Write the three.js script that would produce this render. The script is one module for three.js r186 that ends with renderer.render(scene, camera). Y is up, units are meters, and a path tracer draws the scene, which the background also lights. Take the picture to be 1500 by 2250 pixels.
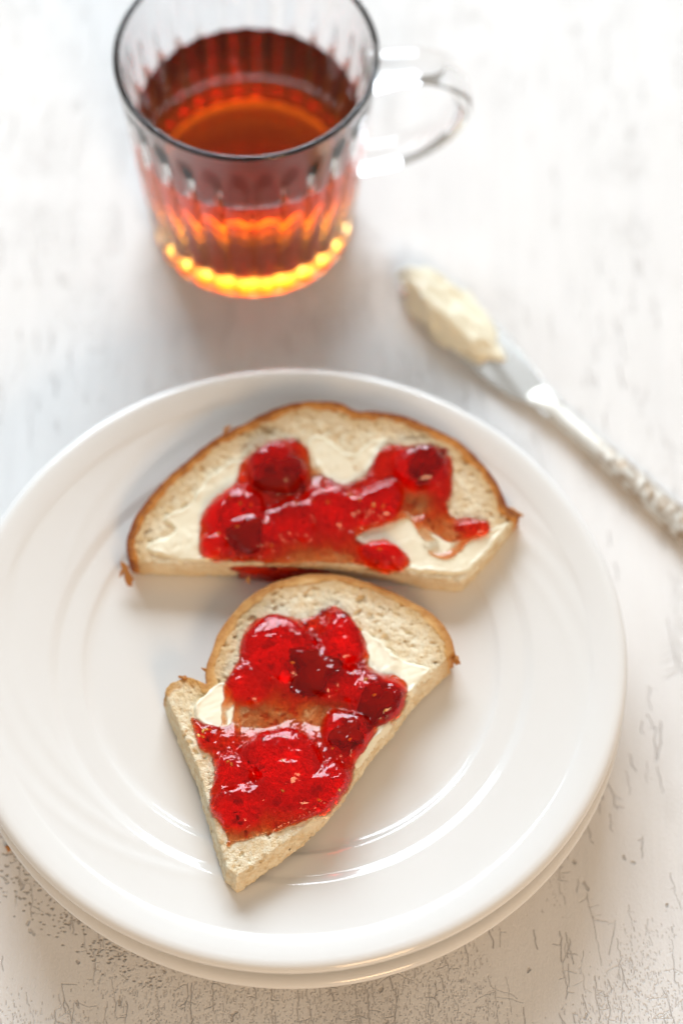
import * as THREE from 'three';
import { RectAreaLightUniformsLib } from 'three/addons/lights/RectAreaLightUniformsLib.js';
import { mergeGeometries } from 'three/addons/utils/BufferGeometryUtils.js';

// ------------------------------------------------------------------ camera, light, exposure
const scene = new THREE.Scene();
const renderer = new THREE.WebGLRenderer();
renderer.toneMapping = THREE.LinearToneMapping;
renderer.toneMappingExposure = 1.3;
renderer.shadowMap.enabled = true;
RectAreaLightUniformsLib.init();

const camera = new THREE.PerspectiveCamera(22.73, 682 / 1024, 0.05, 20);
camera.position.set(0, 0.71195, 0.33645);
camera.rotation.set(-1.05787, 0, 0);
camera.rotateZ(0.0145);
camera.focus = 0.731;
camera.userData.fStop = 3.9;
scene.add(camera);

// the dim warm room all round
scene.background = new THREE.Color().setRGB(0.27, 0.252, 0.225);

// the window: a pane of overcast daylight behind and above the table
const WINDOW_AT = new THREE.Vector3(-0.30, 1.30, -2.36), WINDOW_TO = new THREE.Vector3(0.0, 0.0, -0.06);
const WINDOW_W = 1.75, WINDOW_H = 1.35;
const windowLight = new THREE.RectAreaLight(new THREE.Color().setRGB(0.85, 0.95, 1.045), 10.5, WINDOW_W, WINDOW_H);
windowLight.position.copy(WINDOW_AT);
windowLight.lookAt(WINDOW_TO);
scene.add(windowLight);

// a broad warm lamp shade in the room behind the photographer
const LAMP_AT = new THREE.Vector3(0.55, 0.95, 1.45), LAMP_SIZE = 0.5;
const lampLight = new THREE.RectAreaLight(new THREE.Color().setRGB(1.0, 0.63, 0.33), 13.0, LAMP_SIZE, LAMP_SIZE);
lampLight.position.copy(LAMP_AT);
lampLight.lookAt(0, 0, 0);
scene.add(lampLight);

// ------------------------------------------------------------------ helpers
function rng(seed) {
  let a = seed >>> 0;
  return () => { a = (a + 0x6d2b79f5) | 0; let t = Math.imul(a ^ (a >>> 15), 1 | a); t = (t + Math.imul(t ^ (t >>> 7), 61 | t)) ^ t; return ((t ^ (t >>> 14)) >>> 0) / 4294967296; };
}
const clamp = (x, a, b) => (x < a ? a : x > b ? b : x);
const smooth = (a, b, x) => { const t = clamp((x - a) / (b - a), 0, 1); return t * t * (3 - 2 * t); };
const mix = (a, b, t) => a + (b - a) * t;
function hash3(x, y, z) { let h = Math.imul(x, 374761393) + Math.imul(y, 668265263) + Math.imul(z, 1274126177); h = Math.imul(h ^ (h >>> 13), 1274126177); return ((h ^ (h >>> 16)) >>> 0) / 4294967296; }
function vn3(x, y, z) {   // value noise, -1 .. 1
  const xi = Math.floor(x), yi = Math.floor(y), zi = Math.floor(z); let u = x - xi, v = y - yi, w = z - zi;
  u = u * u * (3 - 2 * u); v = v * v * (3 - 2 * v); w = w * w * (3 - 2 * w);
  const a = mix(mix(hash3(xi, yi, zi), hash3(xi + 1, yi, zi), u), mix(hash3(xi, yi + 1, zi), hash3(xi + 1, yi + 1, zi), u), v);
  const b = mix(mix(hash3(xi, yi, zi + 1), hash3(xi + 1, yi, zi + 1), u), mix(hash3(xi, yi + 1, zi + 1), hash3(xi + 1, yi + 1, zi + 1), u), v);
  return mix(a, b, w) * 2 - 1;
}
function vn2(x, y) {
  const xi = Math.floor(x), yi = Math.floor(y); let u = x - xi, v = y - yi;
  u = u * u * (3 - 2 * u); v = v * v * (3 - 2 * v);
  return mix(mix(hash3(xi, yi, 7), hash3(xi + 1, yi, 7), u), mix(hash3(xi, yi + 1, 7), hash3(xi + 1, yi + 1, 7), u), v) * 2 - 1;
}
const fbm2 = (x, y, n = 4) => { let s = 0, a = 0.5; for (let i = 0; i < n; i++) { s += a * vn2(x + i * 17.3, y - i * 9.1); x *= 2.03; y *= 2.03; a *= 0.5; } return s; };
const fbm3 = (x, y, z, n = 3) => { let s = 0, a = 0.5; for (let i = 0; i < n; i++) { s += a * vn3(x + i * 17.3, y - i * 9.1, z + i * 5.7); x *= 2.03; y *= 2.03; z *= 2.03; a *= 0.5; } return s; };

function meshOf(name, geometry, material, parent = scene) {
  const m = new THREE.Mesh(geometry, material);
  m.name = name; m.castShadow = m.receiveShadow = true; parent.add(m);
  return m;
}
function thing(name, label, category, group) {
  const g = new THREE.Group(); g.name = name; g.userData = { label, category }; if (group) g.userData.group = group;
  scene.add(g); return g;
}
function geo(positions, index, extra = {}) {
  const g = new THREE.BufferGeometry();
  g.setAttribute('position', new THREE.Float32BufferAttribute(positions, 3));
  if (extra.color) g.setAttribute('color', new THREE.Float32BufferAttribute(extra.color, 3));
  if (extra.uv) g.setAttribute('uv', new THREE.Float32BufferAttribute(extra.uv, 2));
  g.setIndex(index); g.computeVertexNormals();
  return g;
}
// closed Catmull-Rom through points, sampled about every step
function spline(points, step, closed = true) {
  const c = new THREE.CatmullRomCurve3(points.map(([x, y]) => new THREE.Vector3(x, y, 0)), closed, 'centripetal');
  const n = Math.max(8, Math.round(c.getLength() / step));
  return c.getSpacedPoints(n).slice(0, closed ? n : n + 1).map((p) => [p.x, p.y]);
}
function lineDistance(pl, x, y, closed) {
  let best = 1e9;
  const n = pl.length, m = closed ? n : n - 1;
  for (let i = 0; i < m; i++) {
    const a = pl[i], b = pl[(i + 1) % n], dx = b[0] - a[0], dy = b[1] - a[1];
    const t = clamp(((x - a[0]) * dx + (y - a[1]) * dy) / (dx * dx + dy * dy + 1e-12), 0, 1), ex = x - a[0] - t * dx, ey = y - a[1] - t * dy, d = ex * ex + ey * ey;
    if (d < best) best = d;
  }
  return Math.sqrt(best);
}
function inside(pl, x, y) {
  let c = false;
  for (let i = 0, j = pl.length - 1; i < pl.length; j = i++) {
    const [xi, yi] = pl[i], [xj, yj] = pl[j];
    if (yi > y !== yj > y && x < ((xj - xi) * (y - yi)) / (yj - yi) + xi) c = !c;
  }
  return c;
}
const signed = (pl, x, y) => (inside(pl, x, y) ? 1 : -1) * lineDistance(pl, x, y, true);   // positive inside

// naive surface nets over field(i, j, k) < 0 inside; returns positions (grid units scaled) and quads
function surfaceNets(lo, n, cell, field) {
  const [nx, ny, nz] = n, F = new Float32Array(nx * ny * nz), at = (i, j, k) => i + nx * (j + ny * k);
  for (let k = 0; k < nz; k++) for (let j = 0; j < ny; j++) for (let i = 0; i < nx; i++) F[at(i, j, k)] = field(lo[0] + i * cell, lo[1] + j * cell, lo[2] + k * cell, i, j, k);
  const id = new Int32Array(nx * ny * nz).fill(-1), P = [], Q = [];
  const C = [[0, 0, 0], [1, 0, 0], [0, 1, 0], [1, 1, 0], [0, 0, 1], [1, 0, 1], [0, 1, 1], [1, 1, 1]], E = [[0, 1], [2, 3], [4, 5], [6, 7], [0, 2], [1, 3], [4, 6], [5, 7], [0, 4], [1, 5], [2, 6], [3, 7]];
  const v = new Float32Array(8);
  for (let k = 0; k < nz - 1; k++) for (let j = 0; j < ny - 1; j++) for (let i = 0; i < nx - 1; i++) {
    let m = 0;
    for (let c = 0; c < 8; c++) { v[c] = F[at(i + C[c][0], j + C[c][1], k + C[c][2])]; if (v[c] < 0) m |= 1 << c; }
    if (m === 0 || m === 255) continue;
    let x = 0, y = 0, z = 0, s = 0;
    for (const [a, b] of E) if (v[a] < 0 !== v[b] < 0) { const t = v[a] / (v[a] - v[b]); x += mix(C[a][0], C[b][0], t); y += mix(C[a][1], C[b][1], t); z += mix(C[a][2], C[b][2], t); s++; }
    id[at(i, j, k)] = P.length / 3;
    P.push(lo[0] + (i + x / s) * cell, lo[1] + (j + y / s) * cell, lo[2] + (k + z / s) * cell);
  }
  const quad = (a, b, c, d, flip) => { if (a < 0 || b < 0 || c < 0 || d < 0) return; if (flip) Q.push(a, c, b, a, d, c); else Q.push(a, b, c, a, c, d); };
  for (let k = 1; k < nz - 1; k++) for (let j = 1; j < ny - 1; j++) for (let i = 1; i < nx - 1; i++) {
    const f = F[at(i, j, k)] < 0;
    if (f !== F[at(i + 1, j, k)] < 0) quad(id[at(i, j - 1, k - 1)], id[at(i, j, k - 1)], id[at(i, j, k)], id[at(i, j - 1, k)], !f);
    if (f !== F[at(i, j + 1, k)] < 0) quad(id[at(i - 1, j, k - 1)], id[at(i - 1, j, k)], id[at(i, j, k)], id[at(i, j, k - 1)], !f);
    if (f !== F[at(i, j, k + 1)] < 0) quad(id[at(i - 1, j - 1, k)], id[at(i, j - 1, k)], id[at(i, j, k)], id[at(i - 1, j, k)], !f);
  }
  return { P, Q };
}

// ------------------------------------------------------------------ the table: cracked white paint on board
function tableTexture() {
  const N = 2048, S = 0.32, X0 = -0.16, Z0 = -0.19, mm = (N / S) / 1000;   // texture covers S metres from X0, Z0; mm = pixels per millimetre
  const dark = new Float32Array(N * N), deep = new Float32Array(N * N), R = rng(11);
  const stamp = (x, y, r, amount, depth) => {
    const a = Math.ceil(r + 1);
    for (let j = Math.floor(y) - a; j <= y + a; j++) for (let i = Math.floor(x) - a; i <= x + a; i++) {
      if (i < 0 || j < 0 || i >= N || j >= N) continue;
      const d = clamp(r + 0.5 - Math.hypot(i - x, j - y), 0, 1), p = j * N + i;
      if (d * amount > dark[p]) dark[p] = d * amount;
      if (d * depth > deep[p]) deep[p] = d * depth;
    }
  };
  const px = (x, z) => [((x - X0) / S) * N, ((z - Z0) / S) * N];
  function crack(x, z, len, dir, w, amount, sub) {   // metres; mostly along z
    let a = dir, [i, j] = px(x, z);
    for (let s = 0; s < len * 1000 * mm; s += 0.8) {
      if (R() < 0.04) a = dir + (R() - 0.5) * 2.0; else a += (dir - a) * 0.14 + (R() - 0.5) * 0.36;
      i += Math.sin(a) * 0.8; j += Math.cos(a) * 0.8;
      stamp(i, j, w * mm * (0.55 + 0.7 * R()), amount * (0.55 + 0.45 * R()), 0.9);
      if (sub && R() < 0.02) crack(X0 + (i / N) * S, Z0 + (j / N) * S, len * (0.1 + 0.3 * R()), dir + (R() < 0.5 ? 1 : -1) * (1.0 + 0.5 * R()), w * 0.8, amount * 0.9, false);
    }
  }
  // long cracks running away from the viewer, fewer towards the back of the table
  for (let k = 0; k < 1050; k++) {
    const z = 0.125 - Math.pow(R(), 1.35) * 0.31, x = X0 + R() * S;
    crack(x, z, 0.004 + 0.022 * R() * R(), 0.10 + 0.12 * (R() - 0.5), 0.045 + 0.06 * R(), 0.32 + 0.45 * R(), true);
  }
  // chips where the paint has come away
  for (let k = 0; k < 60; k++) {
    const [i, j] = px(X0 + R() * S, 0.12 - Math.pow(R(), 1.3) * 0.1);
    const n = 4 + R() * 12, a = 0.25 + 0.3 * R();
    let ci = i, cj = j; for (let m = 0; m < 2 * n; m++) { ci += (R() - 0.5) * 2.4; cj += (R() - 0.35) * 3.2; stamp(ci, cj, (0.12 + 0.26 * R()) * mm, a, 0.7); }
  }
  // pin holes and short dashes of the grain below, in patches
  for (let k = 0; k < 90000; k++) {
    const x = X0 + R() * S, z = 0.125 - Math.pow(R(), 1.2) * 0.31;
    const patch = smooth(0.0, 0.4, fbm2(x * 34 + 3, z * 22 + 5, 3) + 0.5 * smooth(0.05, 0.105, z) - 0.1);
    if (R() > patch) continue;
    const [i, j] = px(x, z), l = 1 + R() * R() * 9, a = 0.15 + 0.55 * R() * R();
    for (let s = 0; s <= l; s += 0.8) stamp(i + s * 0.12, j + s, 0.06 * mm + R() * 0.5, a, 0.5);
  }
  // dark pitted scuff by the plate's left front
  for (let k = 0; k < 620; k++) {
    const t = R(), x = -0.104 + t * 0.052 + (R() - 0.5) * 0.016, z = 0.052 + t * 0.034 + (R() - 0.5) * 0.022;
    const [i, j] = px(x, z), l = 1 + R() * 4, a = 0.3 + 0.55 * R();
    for (let s = 0; s <= l; s += 0.8) stamp(i + s * 0.9, j + s * 0.15, (0.08 + 0.16 * R()) * mm, a, 0.8);
  }
  const col = new Uint8Array(N * N * 4), bump = new Uint8Array(N * N * 4), toS = (c) => 255 * (c <= 0.0031308 ? 12.92 * c : 1.055 * Math.pow(c, 1 / 2.4) - 0.055);
  for (let j = 0; j < N; j++) for (let i = 0; i < N; i++) {
    const p = j * N + i, x = X0 + (i / N) * S, z = Z0 + (j / N) * S;
    const blot = fbm2(x * 38, z * 20, 4), streak = fbm2(x * 420, z * 26, 3), fine = vn2(i * 0.61, j * 0.33);
    const v = 0.82 + 0.04 * blot + 0.032 * streak + 0.012 * fine, d = dark[p], wear = smooth(0.12, 0.5, fbm2(x * 21 + 9, z * 12 + 2, 4) + 0.25 * streak) * (0.05 + 0.14 * smooth(-0.03, 0.07, z));
    const k = clamp(d + wear * (1 - d), 0, 1);
    col[p * 4] = toS(mix(v, 0.27, k)); col[p * 4 + 1] = toS(mix(v * 0.99, 0.21, k)); col[p * 4 + 2] = toS(mix(v * 0.975, 0.155, k)); col[p * 4 + 3] = 255;
    const h = clamp(0.74 + 0.16 * blot + 0.09 * streak + 0.05 * fine - 0.55 * deep[p], 0, 1) * 255;
    bump[p * 4] = bump[p * 4 + 1] = bump[p * 4 + 2] = h; bump[p * 4 + 3] = 255;
  }
  const tex = (d, srgb) => { const t = new THREE.DataTexture(d, N, N); t.magFilter = THREE.LinearFilter; t.wrapS = t.wrapT = THREE.MirroredRepeatWrapping; if (srgb) t.colorSpace = THREE.SRGBColorSpace; t.needsUpdate = true; return t; };
  return { map: tex(col, true), bumpMap: tex(bump, false), uv: (x, z) => [(x - X0) / S, (z - Z0) / S] };
}
{
  const T = tableTexture(), g = new THREE.BoxGeometry(1.5, 0.03, 1.3), p = g.attributes.position, uv = g.attributes.uv;
  g.translate(0, -0.015, -0.3);
  for (let i = 0; i < p.count; i++) { const [u, v] = T.uv(p.getX(i) + p.getY(i), p.getZ(i) + p.getY(i)); uv.setXY(i, u, v); }
  const m = new THREE.MeshPhysicalMaterial({ map: T.map, bumpMap: T.bumpMap, bumpScale: 0.001, roughness: 0.5, specularIntensity: 0.35 });
  const t = meshOf('table_top', g, m);
  t.userData = { kind: 'structure', label: 'white painted table top with fine cracks and chips', category: 'table' };
}

// ------------------------------------------------------------------ two stacked white plates
const PLATE_X = -0.0143;
const porcelain = new THREE.MeshPhysicalMaterial({ color: new THREE.Color().setRGB(0.80, 0.795, 0.775), roughness: 0.1, ior: 1.5 });
// upper face of a plate over radius (mm): height above its foot (mm)
const PROFILE = [[0, 10.8], [20, 10.9], [45, 11.1], [56, 11.25], [59.5, 11.45], [61.4, 11.9], [62.8, 12.5], [64.6, 12.85], [67.2, 13.2], [69.6, 13.55], [71.0, 14.05], [72.4, 14.55], [74.5, 14.95], [80, 15.85], [86, 16.9], [88.8, 17.5], [90.0, 17.9], [92.5, 18.55], [95.5, 19.2], [97.4, 19.4], [98.8, 19.1], [99.7, 18.4], [100, 17.6], [99.7, 16.9], [98.6, 16.4], [95, 15.8]];
const UNDER = [[88, 13.8], [78, 11.3], [72, 9.8], [66, 7.4], [62, 5.6], [58.6, 4.4], [57.4, 1.6], [56.6, 0.3], [55.4, 0], [54.2, 0.3], [53.4, 1.8], [52.4, 3.8], [48, 4.6], [20, 4.9], [0, 5.0]];
function plateGeometry() {
  const up = new THREE.CatmullRomCurve3([...PROFILE, ...UNDER].map(([r, y]) => new THREE.Vector3(r, y, 0)), false, 'centripetal').getPoints(330);
  const M = 300, P = [], I = [], n = up.length;
  const swirl = (r, a, y) => {   // pressed arcs that wind outwards across the rim, in four groups
    if (y < 13 || r < 70 || r > 94) return 0;
    let s = 0;
    const deg = (a * 180) / Math.PI;
    for (const [c, k] of [[155, 1], [-25, 0.8], [-115, 0.6]]) for (let m = -1; m <= 1; m++) {
      const u = (r - 74) / 17, mid = c + m * 19 - 26 + 52 * u;
      let d = deg - mid; d -= 360 * Math.round(d / 360);
      s += k * (Math.exp(-(d * d) / 26) - 0.55 * Math.exp(-((d - 9) ** 2) / 60)) * smooth(72, 76, r) * smooth(93, 88.5, r);
    }
    return 0.13 * s;
  };
  for (let i = 0; i < n; i++) for (let k = 0; k < M; k++) {
    const a = (k / M) * 2 * Math.PI, r = Math.max(0, up[i].x), onTop = i < n * 0.66 && up[i].y > 13 && r < 95;
    const y = up[i].y + (onTop && i / n < 0.62 ? swirl(r, a, up[i].y) : 0) + 0.10 * Math.sin(2 * a + 1) * (r / 100) ** 2;
    P.push((r * Math.cos(a)) / 1000, y / 1000, (r * Math.sin(a)) / 1000);
  }
  for (let i = 0; i < n - 1; i++) for (let k = 0; k < M; k++) {
    const a = i * M + k, b = i * M + ((k + 1) % M), c = a + M, d = b + M;
    I.push(a, b, c, b, d, c);
  }
  return geo(P, I);
}
const plateShape = plateGeometry();
const plateLow = meshOf('plate', plateShape, porcelain);
plateLow.position.set(PLATE_X + 0.0004, 0.0002, 0.0006); plateLow.rotation.y = 1.1;
plateLow.userData = { label: 'white plate underneath the plate of toast, only its edge showing', category: 'plate', group: 'stacked white plates' };
const plateTop = meshOf('plate_001', plateShape, porcelain);
plateTop.position.set(PLATE_X, 0.0115, 0);
plateTop.userData = { label: 'white plate with ridged rim holding two pieces of jam toast', category: 'plate', group: 'stacked white plates' };

// ------------------------------------------------------------------ bread
function grainTexture() {   // fine open crumb, 24 mm across
  const N = 512, d = new Uint8Array(N * N * 4), R = rng(77), h = new Float32Array(N * N).fill(0.7);
  for (let k = 0; k < 5200; k++) { const x = R() * N, y = R() * N, r = 2 + 5 * R() ** 2, st = 1 + R(), a = R() * 6.3, c = Math.cos(a), q = Math.sin(a); for (let j = -14; j <= 14; j++) for (let i = -14; i <= 14; i++) { const u = (i * c + j * q) / st, v = -i * q + j * c, e = 1 - Math.hypot(u, v) / r; if (e > 0) { const p = ((Math.round(y + j) + N) % N) * N + ((Math.round(x + i) + N) % N); h[p] = Math.min(h[p], 0.7 - 0.6 * Math.sqrt(e)); } } }
  for (let p = 0; p < N * N; p++) { const v = 255 * clamp(h[p] + 0.12 * (R() - 0.5), 0, 1); d[p * 4] = d[p * 4 + 1] = d[p * 4 + 2] = v; d[p * 4 + 3] = 255; }
  const t = new THREE.DataTexture(d, N, N); t.magFilter = THREE.LinearFilter; t.wrapS = t.wrapT = THREE.RepeatWrapping; t.needsUpdate = true; return t;
}
const grain = grainTexture();
const crumbMat = new THREE.MeshPhysicalMaterial({ vertexColors: true, bumpMap: grain, bumpScale: 0.0003, roughness: 0.95, specularIntensity: 0.25, sheen: 0.25, sheenColor: new THREE.Color(0.9, 0.8, 0.6), sheenRoughness: 0.8 });
const crustMat = new THREE.MeshPhysicalMaterial({ vertexColors: true, bumpMap: grain, bumpScale: 0.00015, roughness: 0.62, specularIntensity: 0.5 });
const butterMat = new THREE.MeshPhysicalMaterial({ color: new THREE.Color().setRGB(0.94, 0.88, 0.68), roughness: 0.36, specularIntensity: 0.7 });
const jamMat = new THREE.MeshPhysicalMaterial({ color: 0xffffff, transmission: 1, thickness: 0.003, ior: 1.39, roughness: 0.03, attenuationColor: new THREE.Color().setRGB(0.99, 0.15, 0.02), attenuationDistance: 0.0027 });
const fruitMat = new THREE.MeshPhysicalMaterial({ color: new THREE.Color().setRGB(0.34, 0.008, 0.014), roughness: 0.5 });
const flakeMat = new THREE.MeshPhysicalMaterial({ color: new THREE.Color().setRGB(0.50, 0.21, 0.05), roughness: 0.7 });
const seedMat = new THREE.MeshPhysicalMaterial({ color: new THREE.Color().setRGB(0.85, 0.5, 0.13), roughness: 0.35 });

function sliceParts(group, spec) {
  const { crust, cut, thick, seed, flare, dark } = spec, cell = 0.42, R = rng(seed), pad = 3;
  // crust line smooth, cut line straight with crumbly jitter
  const crustLine = spline(crust, 0.8, false).map(([x, y], i, all) => { const k = Math.min(1, Math.min(i, all.length - 1 - i) / 6), a = 0.35 * k * fbm2(x * 0.22 + seed, y * 0.22, 3); return [x + a, y + a]; });
  const cutLine = [];
  for (let i = 0; i < cut.length - 1; i++) { const n = Math.max(1, Math.round(Math.hypot(cut[i + 1][0] - cut[i][0], cut[i + 1][1] - cut[i][1]) / 0.9)); for (let k = 0; k < n; k++) cutLine.push([mix(cut[i][0], cut[i + 1][0], k / n), mix(cut[i][1], cut[i + 1][1], k / n)]); }
  cutLine.push(cut[cut.length - 1]);
  const outline = [...crustLine, ...cutLine];
  const xs = outline.map((p) => p[0]), ys = outline.map((p) => p[1]);
  const lo = [Math.min(...xs) - pad, -thick - 2, Math.min(...ys) - pad], n = [Math.ceil((Math.max(...xs) - Math.min(...xs) + 2 * pad) / cell), Math.ceil((thick + 4) / cell), Math.ceil((Math.max(...ys) - Math.min(...ys) + 2 * pad) / cell)];
  const sOut = new Float32Array(n[0] * n[2]), sCr = new Float32Array(n[0] * n[2]);
  for (let k = 0; k < n[2]; k++) for (let i = 0; i < n[0]; i++) { const x = lo[0] + i * cell, y = lo[2] + k * cell; sOut[k * n[0] + i] = -signed(outline, x, y); sCr[k * n[0] + i] = lineDistance(crustLine, x, y, false); }
  // open pores near the faces
  const pores = new Float32Array(n[0] * n[1] * n[2]).fill(-9);
  for (let c = 0; c < spec.pores; c++) {
    const x = lo[0] + R() * n[0] * cell, z = lo[2] + R() * n[2] * cell, q = R(), y = q < 0.45 ? 0.2 - 0.5 * R() : -R() * thick, r = 0.19 + 0.45 * R() ** 3 + (R() < 0.018 ? 0.35 + 0.5 * R() : 0), st = 1 + R() * 1.4, an = R() * 6.28, ca = Math.cos(an), sa = Math.sin(an);
    const b = Math.ceil((r * st) / cell) + 1, ci = Math.round((x - lo[0]) / cell), cj = Math.round((y - lo[1]) / cell), ck = Math.round((z - lo[2]) / cell);
    for (let k = ck - b; k <= ck + b; k++) for (let j = cj - b; j <= cj + b; j++) for (let i = ci - b; i <= ci + b; i++) {
      if (i < 0 || j < 0 || k < 0 || i >= n[0] || j >= n[1] || k >= n[2]) continue;
      const dx = lo[0] + i * cell - x, dy = lo[1] + j * cell - y, dz = lo[2] + k * cell - z, u = (dx * ca + dz * sa) / st, w = -dx * sa + dz * ca;
      const d = r - Math.sqrt(u * u + dy * dy + w * w), p = i + n[0] * (j + n[1] * k);
      if (d > pores[p]) pores[p] = d;
    }
  }
  const crustW = (x, y) => 3.0 + 0.8 * vn2(x * 0.3 + seed, y * 0.3);
  const body = (x, y, z, i, k, lift) => {
    const s = sOut[k * n[0] + i] + flare * clamp(y / thick, -1, 0) * (sCr[k * n[0] + i] > 2 ? 1 : 0.0);
    const v = Math.abs(y + thick / 2) - thick / 2 - lift, r = 0.4, a = s + r, b = v + r;
    let d = Math.min(Math.max(a, b), 0) + Math.hypot(Math.max(a, 0), Math.max(b, 0)) - r;
    return d;
  };
  const crumbField = (x, y, z, i, j, k) => {
    let d = body(x, y, z, i, k, 0);
    if (Math.abs(d) < 1.6) d += 0.34 * fbm3(x * 0.8, y * 0.8, z * 0.8, 3) + 0.2 * vn3(x * 1.9, y * 1.9, z * 1.9) + 0.3 * fbm3(x * 0.16, 2, z * 0.16, 2);
    d = Math.max(d, 0.9 * pores[i + n[0] * (j + n[1] * k)]);
    return Math.max(d, crustW(x, z) - 0.3 - sCr[k * n[0] + i]);
  };
  const crustField = (x, y, z, i, j, k) => {
    let d = body(x, y, z, i, k, 0.12);
    if (Math.abs(d) < 1.4) d += 0.16 * fbm3(x * 0.6, y * 0.6, z * 0.6, 3);
    return Math.max(d, sCr[k * n[0] + i] - crustW(x, z) + 0.25 * vn3(x * 1.1, y * 1.1, z * 1.1));
  };
  const paint = (P, fn) => { const c = []; for (let p = 0; p < P.length; p += 3) c.push(...fn(P[p], P[p + 1], P[p + 2])); return c; };
  const lerp3 = (a, b, t) => [mix(a[0], b[0], t), mix(a[1], b[1], t), mix(a[2], b[2], t)];
  const crumbColor = (x, y, z) => {
    const g = fbm3(x * 0.55, y * 0.55, z * 0.55, 3), f = vn3(x * 2.1, y * 2.1, z * 2.1), near = smooth(9, 2.0, lineDistance(crustLine, x, z, false) + 1.6 * g);
    let c = lerp3([0.92, 0.82, 0.61], [0.78, 0.59, 0.34], clamp(0.36 + 0.95 * g + 0.45 * f, 0, 1));
    c = lerp3(c, [0.60, 0.36, 0.13], 0.7 * near);
    return spec.toasted ? lerp3(c, [0.58, 0.29, 0.08], 0.9 * smooth(3.4, 0.8, lineDistance(spec.toasted, x, z, false) + 2.2 * g)) : c;
  };
  const crustColor = (x, y, z) => {
    const g = fbm3(x * 0.35, y * 0.35, z * 0.35, 3), f = vn3(x * 1.6, y * 1.6, z * 1.6), t = clamp(lineDistance(crustLine, x, z, false) / 4.0 - 0.12 + 0.45 * g + 0.12 * f, 0, 1);
    const [c0, c1, c2] = dark ? [[0.24, 0.060, 0.008], [0.58, 0.225, 0.036], [0.74, 0.44, 0.15]] : [[0.46, 0.19, 0.042], [0.64, 0.35, 0.11], [0.74, 0.52, 0.26]];
    return t < 0.5 ? lerp3(c0, c1, t * 2) : lerp3(c1, c2, t * 2 - 1);
  };
  const toM = (P) => P.map((v) => v / 1000);
  const A = surfaceNets(lo, n, cell, crumbField);
  const fineUv = (P) => { const u = []; for (let p = 0; p < P.length; p += 3) u.push((P[p] + 0.7 * P[p + 1]) / 24, (P[p + 2] - 0.7 * P[p + 1]) / 24); return u; };
  meshOf('crumb', geo(toM(A.P), A.Q, { color: paint(A.P, crumbColor), uv: fineUv(A.P) }), crumbMat, group);
  const B = surfaceNets(lo, n, cell, crustField);
  meshOf('crust', geo(toM(B.P), B.Q, { color: paint(B.P, crustColor), uv: fineUv(B.P) }), crustMat, group);
  return { outline };
}

// a spread: height field over an outline on the slice's face, closed below
function spread(spec) {
  const { outline, step, height, below, edge, drop } = spec, pl = spline(outline, 0.7), xs = pl.map((p) => p[0]), ys = pl.map((p) => p[1]), m = 1.2;
  const x0 = Math.min(...xs) - m, y0 = Math.min(...ys) - m, nx = Math.ceil((Math.max(...xs) + m - x0) / step) + 1, ny = Math.ceil((Math.max(...ys) + m - y0) / step) + 1;
  const S = new Float32Array(nx * ny), id = new Int32Array(nx * ny).fill(-1), P = [], I = [], uv = [];
  for (let j = 0; j < ny; j++) for (let i = 0; i < nx; i++) { const x = x0 + i * step, y = y0 + j * step; S[j * nx + i] = signed(pl, x, y) + (edge ?? 0.5) * fbm2(x * 0.5 + 40, y * 0.5, 3); }
  const use = (i, j) => S[j * nx + i] > -1.0;
  for (let j = 0; j < ny; j++) for (let i = 0; i < nx; i++) if (use(i, j)) {
    const x = x0 + i * step, y = y0 + j * step, s = S[j * nx + i];
    id[j * nx + i] = P.length / 3;
    const h = s > 0 ? height(x, y, s) : s * 1.6, o = drop ? drop(x, y) : 0;
    P.push(x / 1000, (h - o) / 1000, y / 1000);
    P.push(x / 1000, (Math.min(below, h - 0.15) - o * 1.6) / 1000, y / 1000);
    uv.push(x / 10, y / 10, x / 10, y / 10);
  }
  const edges = new Map(), edgeOf = (a, b) => { const k = a < b ? a * 1e6 + b : b * 1e6 + a; if (edges.has(k)) edges.delete(k); else edges.set(k, [a, b]); };
  for (let j = 0; j < ny - 1; j++) for (let i = 0; i < nx - 1; i++) {
    const a = id[j * nx + i], b = id[j * nx + i + 1], c = id[(j + 1) * nx + i], d = id[(j + 1) * nx + i + 1];
    if (a < 0 || b < 0 || c < 0 || d < 0) continue;
    I.push(a, c, b, b, c, d, a + 1, b + 1, c + 1, b + 1, d + 1, c + 1);
    edgeOf(a, c); edgeOf(c, d); edgeOf(d, b); edgeOf(b, a);
  }
  for (const [a, b] of edges.values()) I.push(a, a + 1, b, b, a + 1, b + 1);
  return geo(P, I, { uv });
}
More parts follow.
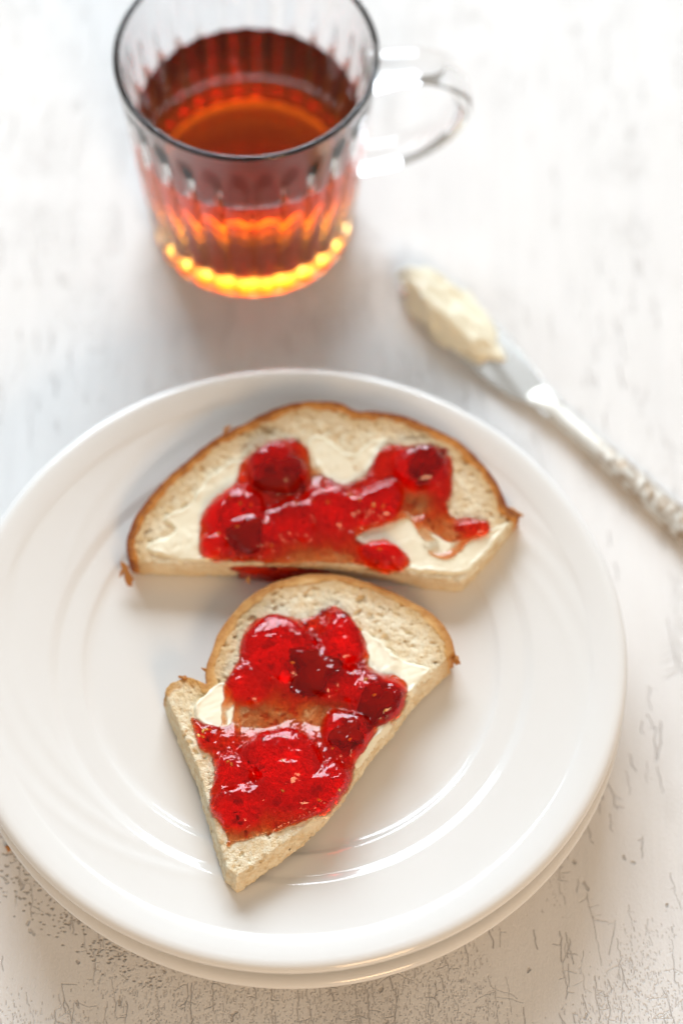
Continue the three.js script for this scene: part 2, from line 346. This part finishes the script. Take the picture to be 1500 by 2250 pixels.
// domes: [x, y, rx, ry, turn, height]
function jamHeight(blobs, film, seed) {
  return (x, y, s) => {
    const n = fbm2(x * 0.28 + seed, y * 0.28, 3), f = film(x, y) * (1 + 0.5 * n);
    const roundIn = (w) => { const t = clamp(s / w, 0, 1); return Math.sqrt(1 - (1 - t) * (1 - t)); };
    let sum = Math.pow(Math.max(f, 0.12), 3);
    for (const [bx, by, rx, ry, a, h] of blobs) {
      const wx = x + 1.3 * vn2(x * 0.17 + bx, y * 0.17 + seed), wy = y + 1.3 * vn2(x * 0.17 - 9, y * 0.17 + by), c = Math.cos(a), q = Math.sin(a), u = ((wx - bx) * c + (wy - by) * q) / rx, v = (-(wx - bx) * q + (wy - by) * c) / ry, r2 = u * u + v * v;
      if (r2 < 1) sum += Math.pow(1.12 * h * Math.pow(1 - r2 * r2, 0.75), 3);
    }
    let h = Math.pow(sum, 1 / 3);
    const wr = vn2(x * 0.9 + seed, y * 0.9) * 0.6 + vn2(x * 1.9, y * 1.9 + seed) * 0.3, ridged = Math.abs(vn2(x * 0.55 - 20, y * 0.55 + seed));
    h += Math.min(1, h) * (0.22 * smooth(0.6, 2, h) * fbm2(x * 0.19 + 5, y * 0.25 + seed, 2) + 0.06 * wr - 0.13 * (1 - ridged) ** 6 * smooth(0.8, 2.5, h));
    return h * roundIn(Math.min(2.6, 0.6 + 0.45 * h)) + 0.02;
  };
}
function fruitShape(rx, ry, rz, seed) {
  const g = new THREE.IcosahedronGeometry(1, 5), p = g.attributes.position;
  for (let i = 0; i < p.count; i++) { const x = p.getX(i), y = p.getY(i), z = p.getZ(i), an = Math.atan2(z, x), k = 1 + 0.18 * Math.sin(3 * an + seed) + 0.11 * Math.sin(5 * an - 2 * seed) + 0.7 * fbm3(x * 1.2 + seed, y * 1.2, z * 1.2, 3); p.setXYZ(i, (x * k * rx) / 1000, (y * k * ry) / 1000, (z * k * rz) / 1000); }
  g.computeVertexNormals(); return g;
}
// fruit lying in the jam: its top stays a little under the jam's surface
function fruitIn(parent, H, x, y, rx, ry, rz, up, turn, seed, material) {
  const g = fruitShape(rx, ry, rz, seed), p = g.attributes.position;
  g.rotateY(turn); g.translate(x / 1000, up / 1000, y / 1000);
  for (let i = 0; i < p.count; i++) { const top = H(p.getX(i) * 1000, p.getZ(i) * 1000, 4) - 1.8; if (p.getY(i) * 1000 > top) p.setY(i, top / 1000); }
  g.computeVertexNormals();
  meshOf('strawberry_piece', g, material, parent);
}
function seeds(list, heightAt, parent) {
  const shapes = list.map(([x, y, a, up], i) => { const g = new THREE.SphereGeometry(1, 8, 6); g.scale(0.00075, 0.00035, 0.00042); g.rotateZ(0.3 * Math.sin(i)); g.rotateY(a); g.translate(x / 1000, (heightAt(x, y) - up) / 1000, y / 1000); return g; });
  const m = meshOf('seeds', mergeGeometries(shapes), seedMat, parent); m.userData = { kind: 'stuff' }; return m;
}

// the piece at the back, leaning on the rim
{
  const g = thing('jam_toast', 'wide half slice of toast with dark crust, leaning against the plate rim', 'toast', 'pieces of jam toast on the plate');
  g.position.set(PLATE_X, 0.0323, -0.0266); g.rotation.x = 0.108;
  sliceParts(g, {
    crust: [[-49.6, -1.6], [-50.2, -3.1], [-50.8, -6.9], [-49.3, -14.5], [-44.3, -23.2], [-35.7, -33], [-28.8, -39.9], [-22.6, -44.6], [-16.3, -47.9], [-10.1, -51.9], [-2.9, -55], [6.2, -56.3], [13.4, -55.7], [18.9, -52.9], [22.6, -53.2], [31.6, -52.1], [40.7, -48.3], [49.8, -43.5], [57, -36.3], [62.3, -28.7], [65.4, -21.1], [68.7, -18.7]],
    cut: [[68.7, -18.2], [60.8, -7.7], [51, 3.6], [40.8, 2.6], [27.5, -0.2], [5.4, -1.6], [-21.2, -0.6], [-30.1, -0.7], [-46.1, -0.8]],
    thick: 9.4, seed: 5, flare: 0, pores: 6000, dark: true,
  });
  const butter = (outline, k, lump) => meshOf('butter', spread({ outline, step: 0.45, below: -0.9, edge: 0.7, height: (x, y, s) => Math.min(1, s / 0.5) * (k + lump * Math.max(0, fbm2(x * 0.2 + 3, y * 0.13, 3)) + 0.5 * smooth(1.8, 0.3, s) * (0.5 + vn2(x * 0.3, y * 0.3)) + 0.14 * fbm2(x * 0.25 + y * 0.5, y * 0.12 - x * 0.1, 3)) }), butterMat, g);
  butter([[-25.7, -30.2], [-18.7, -35.2], [-13.1, -33.8], [-14.6, -28.4], [-18.8, -22.6], [-22.1, -16.8], [-22.7, -3.2], [-35.5, -2.2], [-44.5, -6], [-35.9, -11.9], [-40, -15.6], [-32.6, -20], [-30, -24.4]], 0.55, 1.1);
  butter([[3.7, -42.3], [8.2, -44.3], [12.6, -40.5], [17.9, -38.1], [23.3, -42.6], [27.7, -43.7], [26.1, -38.3], [22.7, -32.9], [18.3, -28.9], [13.8, -26.9], [7.5, -31.6]], 0.2, 0.8);
  butter([[17.6, -12.8], [28.3, -16.8], [33.6, -18.8], [41, -13.2], [47.2, -9.5], [54.1, -11.9], [61.3, -14.3], [64.9, -15.3], [58.6, -6.2], [52, 0.6], [40.8, 0.8], [32.8, -0.3], [27.6, -4.4], [22.3, -6.1]], 0.3, 0.6);
  const outline = [[-28, -17.7], [-24.6, -22.5], [-18.5, -28.4], [-16.9, -34.2], [-12.5, -38.2], [-6.2, -41.7], [-0.8, -42.7], [3.7, -39.4], [5.6, -33.6], [10.2, -29.9], [15.6, -28], [21, -30], [23.2, -33.9], [24.5, -37.8], [28.1, -40.7], [36.2, -41.4], [43.5, -41.5], [47.5, -37.2], [48.4, -30.4], [47.9, -25.6], [46.6, -21.7], [47.9, -17.9], [54.2, -17.1], [59.5, -15.2], [59.5, -12.4], [53.3, -9.4], [49.9, -5.4], [45.0, -3.4], [40.6, -5.0], [38.2, -10], [34.7, -16.5], [30.1, -15.2], [23, -12.8], [18.5, -9.9], [20.3, -8.7], [28.3, -9.5], [33.7, -5.4], [35.5, -2.2], [32.8, 0.2], [26.6, 0.6], [20.4, -1.2], [9.8, -1.8], [-3.6, -1.5], [-14.2, -2], [-27.6, -3], [-28.9, -10.1]];
  const blobs = [[-6, -32.5, 10, 9.5, 0.4, 6.2], [-18.2, -16.5, 10.5, 9, -0.6, 5.0], [-12.5, -9.5, 9, 6.5, 0.3, 4.8], [-2, -14.5, 10, 8, 0, 4.2], [12.2, -20, 11, 7.5, 0.2, 4.4], [24.7, -21.4, 9, 6.5, -0.4, 3.8], [38.5, -33.5, 10, 7.6, 0.1, 5.4], [27, -4.2, 8, 4.9, 0.1, 4.8], [53.5, -14.2, 6, 2.2, 0.1, 1.8], [-24, -7.3, 5, 4, 0, 3.6]];
  const film = (x, y) => { const thin = Math.max(Math.exp(-(((x - 37) / 5) ** 2 + ((y + 22) / 7) ** 2)), Math.exp(-(((x - 8) / 13) ** 2 + ((y + 3.5) / 3.6) ** 2)), Math.exp(-(((x - 44) / 9) ** 2 + ((y + 11) / 8) ** 2)), Math.exp(-(((x - 6) / 4) ** 2 + ((y + 33) / 5) ** 2))); return mix(2.2, 0.5, clamp(thin * 1.5, 0, 1)); };
  const H = jamHeight(blobs, film, 3.3);
  const jam = meshOf('jam', spread({ outline, step: 0.34, below: -0.7, edge: 0.6, height: H }), jamMat, g);
  [[-5, -29, 6.5, 3.2, 5.5, 1.4], [-15, -10.5, 6, 3.0, 5, 1.2], [40.5, -35, 6.6, 2.6, 3.8, 0.9]].forEach(([x, y, a, b, c, up], i) => fruitIn(jam, H, x, y, a, b, c, up, 0.5 * i, i * 3.1, fruitMat));
  const R = rng(8), L = []; for (let i = 0; i < 16; i++) { const [bx, by, rx, ry] = blobs[Math.floor(R() * blobs.length)]; L.push([bx + (R() - 0.5) * 1.3 * rx, by + (R() - 0.5) * 1.3 * ry, R() * 6.28, 0.25 + 1.2 * R()]); }
  seeds(L, (x, y) => H(x, y, 4), jam);
  // jam that has run down the cut face
  const drip = meshOf('jam_drip', fruitShape(13, 1.5, 4.2, 9), jamMat, g); drip.position.set(-0.005, -0.0054, -0.0004); drip.rotation.x = 1.5;
  // loose shreds of crust
  const flake = (x, y, z, s, r) => { const f = meshOf('crust_flake', fruitShape(0.7 * s, 0.45 * s, 2.1 * s, x), flakeMat, g); f.position.set(x / 1000, y / 1000, z / 1000); f.rotation.set(...r); };
  flake(-50.2, -3.5, 1.6, 1.7, [0.5, 0.35, 0]); flake(-51.6, -4, 0.2, 0.9, [0.2, -0.7, 0]); flake(-21.6, -0.6, -46.2, 1.0, [-0.2, -0.5, 0]); flake(67.6, -0.8, -19.6, 1.2, [0, 1.0, 0]);
}

// the pointed piece in front
{
  const g = thing('jam_toast_001', 'smaller pointed piece of toast with pale crust, its tip reaching over the plate ridges', 'toast', 'pieces of jam toast on the plate');
  g.position.set(PLATE_X, 0.0314, -0.0257); g.rotation.x = -0.0401;
  sliceParts(g, {
    crust: [[-24.6, 38.6], [-25, 36.7], [-25.2, 34.5], [-24.3, 29.3], [-21, 19.5], [-16, 11.8], [-8.3, 5.2], [1, 1.2], [9, 0.3], [15.6, 1.1], [25.7, 4.2], [34.3, 8.7], [42.3, 13.9], [46.8, 19.9], [48.1, 24.4], [48.7, 27.3]],
    cut: [[47.1, 28.1], [40.8, 34.5], [34.9, 41.6], [29.1, 50.4], [23.4, 58.4], [18.9, 65.5], [9, 80.1], [4.1, 85.2], [-4.6, 92.6], [-13.7, 99.8], [-16.6, 97.2], [-19.1, 88.4], [-22, 78.8], [-25.6, 67], [-29.9, 57.1], [-34.2, 47.8], [-36.5, 41.6], [-36.4, 39.8], [-35.3, 38.3], [-30.8, 36.1], [-27.5, 37.1]],
    thick: 8.6, seed: 21, toasted: [[-36.8, 41.0], [-35.3, 38.3], [-30.8, 36.1], [-26.5, 37.4]], flare: 1.2, pores: 7500, dark: false,
  });
  const butter = (outline, k, lump) => meshOf('butter', spread({ outline, step: 0.45, below: -0.9, edge: 0.7, height: (x, y, s) => Math.min(1, s / 0.5) * (k + lump * Math.max(0, fbm2(x * 0.2 + 3, y * 0.13, 3)) + 0.6 * smooth(1.8, 0.3, s) * (0.5 + vn2(x * 0.3, y * 0.3)) + 0.16 * fbm2(x * 0.25 + y * 0.5, y * 0.12 - x * 0.1, 3)) }), butterMat, g);
  butter([[20.3, 20.3], [26.4, 23.2], [31, 28.4], [35.6, 30.5], [41.5, 32.7], [38.7, 36.2], [34.3, 41.2], [30.4, 40.4], [24.2, 37.1], [20.9, 31.5]], 0.55, 1.2);
  butter([[-28.1, 47.7], [-25.4, 42.6], [-20, 38.2], [-16.2, 41.5], [-17.8, 53.3], [-25, 52.9]], 0.7, 0.9);
  butter([[29.3, 50.2], [28.4, 52.2], [23.0, 59.2], [19.2, 64.6], [17.2, 60.6], [23.3, 52.8]], 0.3, 0.5);
  const outline = [[-15.2, 25.4], [-14.4, 21.6], [-11.2, 17.4], [-6.7, 15.3], [-1.4, 15.5], [3.3, 16.4], [6.6, 15.4], [9.2, 13.3], [12.8, 12.1], [16.5, 14.3], [19.1, 18.1], [21.5, 22.6], [23.2, 27.8], [23.5, 32.2], [26.5, 34.4], [31, 35], [34, 37.6], [34.4, 40.1], [33, 46], [30.2, 49.6], [26.5, 51.9], [24.6, 55.5], [21.5, 60.5], [19.3, 64.1], [18.6, 67.4], [17.2, 71.9], [14.6, 76.0], [11.6, 79.7], [9.0, 80.2], [5.2, 81.8], [1.5, 83.9], [-4.7, 86.1], [-10.3, 87.9], [-14.7, 89.3], [-16.8, 90.4], [-17.0, 87.3], [-19.3, 82.9], [-21.6, 79.5], [-22.2, 73.9], [-21.4, 69.7], [-22, 62.7], [-26, 59.2], [-27.5, 54.2], [-28.9, 49.9], [-25.7, 50.9], [-20.5, 52.3], [-20.3, 46.8], [-19.5, 42.5], [-19.6, 39.5], [-17.8, 35.1], [-16, 31.4]];
  const blobs = [[-3.7, 27.2, 12.5, 11.5, 0.3, 6.0], [8.2, 34.7, 9.5, 8.5, 0, 4.6], [15.2, 23.2, 7.8, 10.5, 0.25, 5.2], [-1.5, 63.3, 12.5, 9.5, 0.15, 6.6], [0.6, 73.2, 13, 8, 0, 4.2], [26.5, 43.2, 8.5, 8.0, 0.5, 4.4], [17.3, 55.1, 8, 8.5, -0.6, 4.2], [-13.8, 78.5, 8.5, 6.5, 0, 3.6], [12.6, 72.6, 7, 9, 0.3, 4.2], [-24.2, 55.6, 3.8, 4.6, 0.4, 2.2], [-12, 38.5, 7.5, 7, 0, 2.9], [20, 39, 8, 7, 0.3, 3.8], [-16, 67.5, 6, 5.5, 0, 3.2]];
  const film = (x, y) => { const thin = Math.max(Math.exp(-(((x + 9) / 13) ** 2 + ((y - 49.5) / 5.5) ** 2)), Math.exp(-(((x - 9) / 8) ** 2 + ((y - 49) / 5) ** 2)), Math.exp(-(((x + 8) / 14) ** 2 + ((y - 88) / 3.5) ** 2))); return mix(2.2, 0.5, clamp(thin * 1.5, 0, 1)); };
  const H = jamHeight(blobs, film, 7.7);
  const jam = meshOf('jam', spread({ outline, step: 0.3, below: -0.7, edge: 0.6, height: H, drop: (x, y) => 0.55 * Math.max(0, (x - 0.5) * 0.84 + (y - 91.5) * 0.53 + 6.2) * (y > 58 && y < 84 ? 1 : 0) * 0 }), jamMat, g);
  [[7, 33.5, 6.6, 3.0, 6.2, 1.4], [25.5, 45.5, 7.2, 3.0, 4.0, 1.6], [17.5, 55, 4.6, 3.0, 3.8, 1.4]].forEach(([x, y, a, b, c, up], i) => fruitIn(jam, H, x, y, a, b, c, up, i === 1 ? 0.9 : 0.5 * i, 2 + i * 3.7, fruitMat));
  const R = rng(4), L = []; for (let i = 0; i < 22; i++) { const [bx, by, rx, ry] = blobs[Math.floor(R() * blobs.length)]; L.push([bx + (R() - 0.5) * 1.3 * rx, by + (R() - 0.5) * 1.3 * ry, R() * 6.28, 0.25 + 1.2 * R()]); }
  seeds(L, (x, y) => H(x, y, 4), jam);
  const flake = (x, y, z, s, r) => { const f = meshOf('crust_flake', fruitShape(0.6 * s, 0.5 * s, 1.2 * s, x), flakeMat, g); f.position.set(x / 1000, y / 1000, z / 1000); f.rotation.set(...r); };
  flake(48.9, -1.6, 28.2, 1.5, [0.2, 0.5, 0]); flake(-13.6, -0.6, 2.6, 0.9, [0, 0.1, 0]); flake(-25.4, -0.8, 33.4, 0.8, [0, 1.2, 0]); flake(-31.5, 0.1, 36.6, 1.1, [0, 1.4, 0]);
}

// ------------------------------------------------------------------ glass mug of tea
const MUG = { x: -0.0319, z: -0.1806, R: 42.1, h: 86.3, rb: 34.3, ribs: 28, tea: 55 };
const glassMat = new THREE.MeshPhysicalMaterial({ color: 0xffffff, transmission: 1, thickness: 0.003, ior: 1.5, roughness: 0.0 });
const teaMat = new THREE.MeshPhysicalMaterial({ color: 0xffffff, transmission: 1, thickness: 0.05, ior: 1.34, roughness: 0.0, attenuationColor: new THREE.Color().setRGB(0.995, 0.38, 0.04), attenuationDistance: 0.026 });
const ribbed = (y) => smooth(80, 44, y), ribbedIn = (y) => smooth(80, 66, y);
const outR = (y, a) => { const r = mix(MUG.rb, MUG.R, y / MUG.h), c = Math.abs(Math.sin((MUG.ribs * a) / 2)); return r - 1.3 * (1 - c) * ribbed(y) * smooth(0.5, 3, y); };
const inR = (y, a) => { const r = mix(MUG.rb, MUG.R, y / MUG.h) - mix(3.4, 2.0, smooth(30, 86, y)), c = Math.abs(Math.sin((MUG.ribs * a) / 2)); return r - 0.5 * c * ribbedIn(y); };
function revolve(rows, M) {   // rows: functions of the angle giving [radius, height] in mm, from an axis point to an axis point
  const P = [], I = [], n = rows.length;
  rows.forEach((f) => { for (let k = 0; k < M; k++) { const a = (k / M) * 2 * Math.PI, [r, y] = f(a); P.push((r * Math.cos(a)) / 1000, y / 1000, (r * Math.sin(a)) / 1000); } });
  for (let i = 0; i < n - 1; i++) for (let k = 0; k < M; k++) { const a = i * M + k, b = i * M + ((k + 1) % M), c = a + M, d = b + M; I.push(a, c, b, b, c, d); }
  return geo(P, I);
}
{
  const g = thing('glass_mug', 'ribbed clear glass mug with a looped handle, half filled with amber tea', 'mug');
  g.position.set(MUG.x, 0.0003, MUG.z); g.rotation.y = 0.06;
  const rows = [];
  for (const r of [0.01, 8, 18, 26, 28.5]) rows.push(() => [r, r < 27 ? 1.2 : 0.5]);
  rows.push(() => [30, 0.1], () => [31.6, 0], () => [33, 0.4], () => [33.9, 1.2]);
  for (let y = 2; y <= 82; y += 1) rows.push((a) => [outR(y, a), y]);
  const lip = MUG.R - 0.2 - 1.0;
  for (let k = 0; k <= 10; k++) { const t = (k / 10) * Math.PI; rows.push(() => [lip + 1.02 * Math.cos(t), 85.2 + 1.0 * Math.sin(t)]); }
  for (let y = 82; y >= 11; y -= 1) rows.push((a) => [inR(y, a), y]);
  for (let k = 1; k <= 7; k++) { const t = (k / 7) * Math.PI / 2; rows.push((a) => [inR(11, a) - 4.5 * (1 - Math.cos(t)), 11 - 3 * Math.sin(t)]); }
  for (const r of [20, 10, 0.01]) rows.push(() => [r, 8]);
  meshOf('glass_body', revolve(rows, 448), glassMat, g);
  // handle: a flat strap bent into a loop
  const path = new THREE.CatmullRomCurve3([[39.6, 70], [46, 70.6], [56, 70], [64, 66], [69, 58], [70, 49], [66, 39], [58, 31], [48, 26.5], [40, 25.5], [35.6, 25.6]].map(([x, y]) => new THREE.Vector3(x / 1000, y / 1000, 0)), false, 'centripetal');
  const N = 90, K = 28, P = [], I = [];
  for (let i = 0; i <= N; i++) {
    const t = i / N, c = path.getPointAt(t), d = path.getTangentAt(t), nx = -d.y, ny = d.x, w = mix(7.2, 5.6, smooth(0.1, 0.8, t)) + 0.8 * smooth(0.12, 0, t) + 0.8 * smooth(0.9, 1, t), h = 3.0 + 0.9 * smooth(0.15, 0, t) + 0.6 * smooth(0.88, 1, t);
    for (let k = 0; k < K; k++) { const a = (k / K) * 2 * Math.PI, ca = Math.cos(a), sa = Math.sin(a), e = 0.8, u = Math.sign(ca) * Math.abs(ca) ** e * w, v = Math.sign(sa) * Math.abs(sa) ** e * h; P.push(c.x + (nx * v) / 1000, c.y + (ny * v) / 1000, u / 1000); }
  }
  for (let i = 0; i < N; i++) for (let k = 0; k < K; k++) { const a = i * K + k, b = i * K + ((k + 1) % K), c = a + K, d = b + K; I.push(a, c, b, b, c, d); }
  const e0 = P.length / 3; { const c = path.getPointAt(0), d = path.getPointAt(1); P.push(c.x, c.y, 0, d.x, d.y, 0); }
  for (let k = 0; k < K; k++) { I.push(e0, k, (k + 1) % K); I.push(e0 + 1, N * K + ((k + 1) % K), N * K + k); }
  const hd = meshOf('handle', geo(P, I), glassMat, g); hd.rotation.y = 0.10;
  // tea: fills the inside, a hair into the glass
  const tr = [];
  tr.push(() => [0.01, 7.9]); for (const r of [10, 20]) tr.push(() => [r, 7.9]);
  for (let k = 7; k >= 1; k--) { const t = (k / 7) * Math.PI / 2; tr.push((a) => [inR(11, a) - 4.5 * (1 - Math.cos(t)) + 0.12, 11 - 3 * Math.sin(t) - 0.1]); }
  for (let y = 11; y <= MUG.tea; y += 1) tr.push((a) => [inR(y, a) + 0.12, y]);
  tr.push((a) => [inR(MUG.tea, a) + 0.12, MUG.tea + 0.35]);
  for (const [d, y] of [[0.4, 0.15], [1.0, 0.05], [2, 0.01], [4, 0]]) tr.push((a) => [inR(MUG.tea, a) - d, MUG.tea + y]);
  for (const r of [20, 10, 0.01]) tr.push(() => [r, MUG.tea]);
  const tea = meshOf('tea', revolve(tr, 448), teaMat);
  tea.position.copy(g.position); tea.rotation.y = g.rotation.y;
  tea.userData = { label: 'amber tea filling the lower part of the glass mug', category: 'tea' };
}

// ------------------------------------------------------------------ butter knife with a lump of butter
{
  const AX = new THREE.Vector3(0.0670, 0, -0.1040), turn = Math.atan2(0.73, 0.68);   // neck; local -x runs to the tip, +x along the handle
  const g = thing('butter_knife', 'silver butter knife with a broad rounded blade and mottled handle lying on the table', 'knife');
  g.position.copy(AX); g.rotation.y = -turn;
  const steel = new THREE.MeshPhysicalMaterial({ color: new THREE.Color().setRGB(0.86, 0.845, 0.81), metalness: 1, roughness: 0.24 });
  const sh = new THREE.Shape(spline([[4, 3.0], [-4, 3.9], [-12, 6.2], [-22, 8.4], [-38, 9.2], [-52, 8.6], [-62, 6.2], [-68, 1.6], [-67.5, -3], [-60, -5.6], [-52, -7.2], [-38, -8.2], [-24, -8.0], [-12, -6.2], [-4, -3.9], [4, -3.0]], 1.2).map(([x, y]) => new THREE.Vector2(x / 1000, y / 1000)));
  const bg = new THREE.ExtrudeGeometry(sh, { depth: 0.0006, bevelEnabled: true, bevelThickness: 0.0005, bevelSize: 0.0006, bevelSegments: 3 });
  bg.rotateX(-Math.PI / 2); bg.translate(0, 0.0018, 0);
  { const p = bg.attributes.position; for (let i = 0; i < p.count; i++) p.setY(i, p.getY(i) + 0.0016 * smooth(-0.02, 0.004, p.getX(i))); bg.computeVertexNormals(); }
  meshOf('blade', bg, steel, g);
  const N = 120, K = 26, P = [], I = [], C = [];
  for (let i = 0; i <= N; i++) {
    const x = -11 + (i / N) * 121, w = mix(mix(5.4, 3.3, smooth(-11, 3, x)), 4.5, smooth(3, 60, x)) * Math.sqrt(Math.max(0.001, 1 - Math.max(0, (x - 102) / 8.2) ** 2)), h = mix(mix(0.25, 1.9, smooth(-11, 2, x)), 2.7, smooth(2, 30, x)) * Math.sqrt(Math.max(0.001, 1 - Math.max(0, (x - 104) / 6.2) ** 2));
    for (let k = 0; k < K; k++) { const a = (k / K) * 2 * Math.PI, ca = Math.cos(a), sa = Math.sin(a), b = 0.34 * fbm3(x * 0.45, ca * 2.2, sa * 2.2, 3) * smooth(10, 30, x); P.push(x / 1000, (3.35 + Math.sign(sa) * Math.abs(sa) ** 0.75 * (h + b)) / 1000, (Math.sign(ca) * Math.abs(ca) ** 0.75 * (w + b)) / 1000);
      const t = smooth(-0.2, 0.25, fbm3(x * 0.7, ca * 3 + 5, sa * 3, 3)) * smooth(8, 40, x); C.push(mix(0.80, 0.42, t), mix(0.77, 0.30, t), mix(0.70, 0.19, t)); }
  }
  for (let i = 0; i < N; i++) for (let k = 0; k < K; k++) { const a = i * K + k, b = i * K + ((k + 1) % K), c = a + K, d = b + K; I.push(a, b, c, b, d, c); }
  for (let k = 1; k < K - 1; k++) { I.push(0, k + 1, k); I.push(N * K, N * K + k, N * K + k + 1); }
  meshOf('handle', geo(P, I, { color: C }), new THREE.MeshPhysicalMaterial({ vertexColors: true, metalness: 0.55, roughness: 0.36 }), g);
  // butter: a scooped lump, flat slanting top, steep side towards the plate
  const cell = 0.6, B = surfaceNets([-78, 1, -17], [Math.ceil(64 / cell), Math.ceil(24 / cell), Math.ceil(34 / cell)], cell, (x, y, z) => {
    const u = (x + 46.5) / 25, v = (z + 1.0) / (10.4 * Math.sqrt(Math.max(0.05, 1 - 0.45 * u * u))), r = Math.sqrt(u * u + v * v);
    let d = (r - 1) * 9;
    const top = 9.6 - 1.6 * u + 0.5 * z - 2.0 * Math.max(0, u) + 0.9 * fbm2(x * 0.12, z * 0.12, 2), bot = 2.1 - y;
    const side = (y - top) * 0.8;
    d = Math.max(d + 0.25 * Math.max(0, y - 2), bot);
    const k = 2.4, h = clamp(0.5 + (0.5 * (d - side)) / k, 0, 1);
    return mix(side, d, h) + k * h * (1 - h) + 1.7 * fbm3(x * 0.14, y * 0.3, z * 0.24, 3) + 0.35 * Math.sin(z * 1.1 + 1.5 * fbm2(x * 0.1, y * 0.2, 2)) * smooth(3, 7, y);
  });
  const b = meshOf('butter_lump', geo(B.P.map((v) => v / 1000), B.Q), butterMat);
  b.position.copy(g.position); b.rotation.y = g.rotation.y;
  b.userData = { label: 'thick pale yellow lump of butter on the knife blade', category: 'butter' };
}

// ------------------------------------------------------------------ crumbs
[[-0.0433, 0.0204, -0.0191, 0.7, 'tiny golden crumb on the plate in front of the wide toast'], [-0.0976, 0.0005, 0.0523, 0.9, 'tiny yellow crumb on the table beside the stacked plates']].forEach(([x, y, z, s, label], i) => {
  const c = meshOf(i ? 'bread_crumb_001' : 'bread_crumb', fruitShape(0.9 * s, 0.6 * s, 1.1 * s, 3 + i), flakeMat);
  c.position.set(x, y + 0.0003, z); c.userData = { label, category: 'crumb' };
});

// ------------------------------------------------------------------ what lights the table from outside the frame
{
  const g = thing('window', 'bright white window pane with a plain white frame behind the table', 'window');
  g.position.copy(windowLight.position); g.quaternion.copy(windowLight.quaternion); g.translateZ(0.02);
  const paint = new THREE.MeshPhysicalMaterial({ color: new THREE.Color().setRGB(0.75, 0.75, 0.74), roughness: 0.5 });
  const bar = (x, y, w, h) => { const m = meshOf('frame', new THREE.BoxGeometry(w, h, 0.05), paint, g); m.position.set(x, y, -0.02); };
  const W = WINDOW_W, H = WINDOW_H, b = 0.05;
  bar(0, H / 2 + b / 2, W + 2 * b, b); bar(0, -H / 2 - b / 2, W + 2 * b, b); bar(-W / 2 - b / 2, 0, b, H); bar(W / 2 + b / 2, 0, b, H);
  const mul = meshOf('mullion', new THREE.BoxGeometry(0.04, H, 0.03), paint, g); mul.position.set(0, 0, -0.05);
  meshOf('pane', new THREE.BoxGeometry(W, H, 0.006), new THREE.MeshPhysicalMaterial({ color: 0xffffff, roughness: 0.3, emissive: new THREE.Color().setRGB(0.85, 0.95, 1.045), emissiveIntensity: 1 }), g);
}
{
  const g = thing('lamp', 'broad square lamp shade glowing warm in front of the table', 'lamp');
  g.position.copy(lampLight.position); g.quaternion.copy(lampLight.quaternion);
  const sh = meshOf('lamp_shade', new THREE.BoxGeometry(LAMP_SIZE, LAMP_SIZE, 0.02), new THREE.MeshPhysicalMaterial({ color: new THREE.Color().setRGB(0.8, 0.7, 0.55), roughness: 0.8, emissive: new THREE.Color().setRGB(1.0, 0.68, 0.38), emissiveIntensity: 0.8 }), g);
  sh.position.z = 0.02;
}
renderer.render(scene, camera);
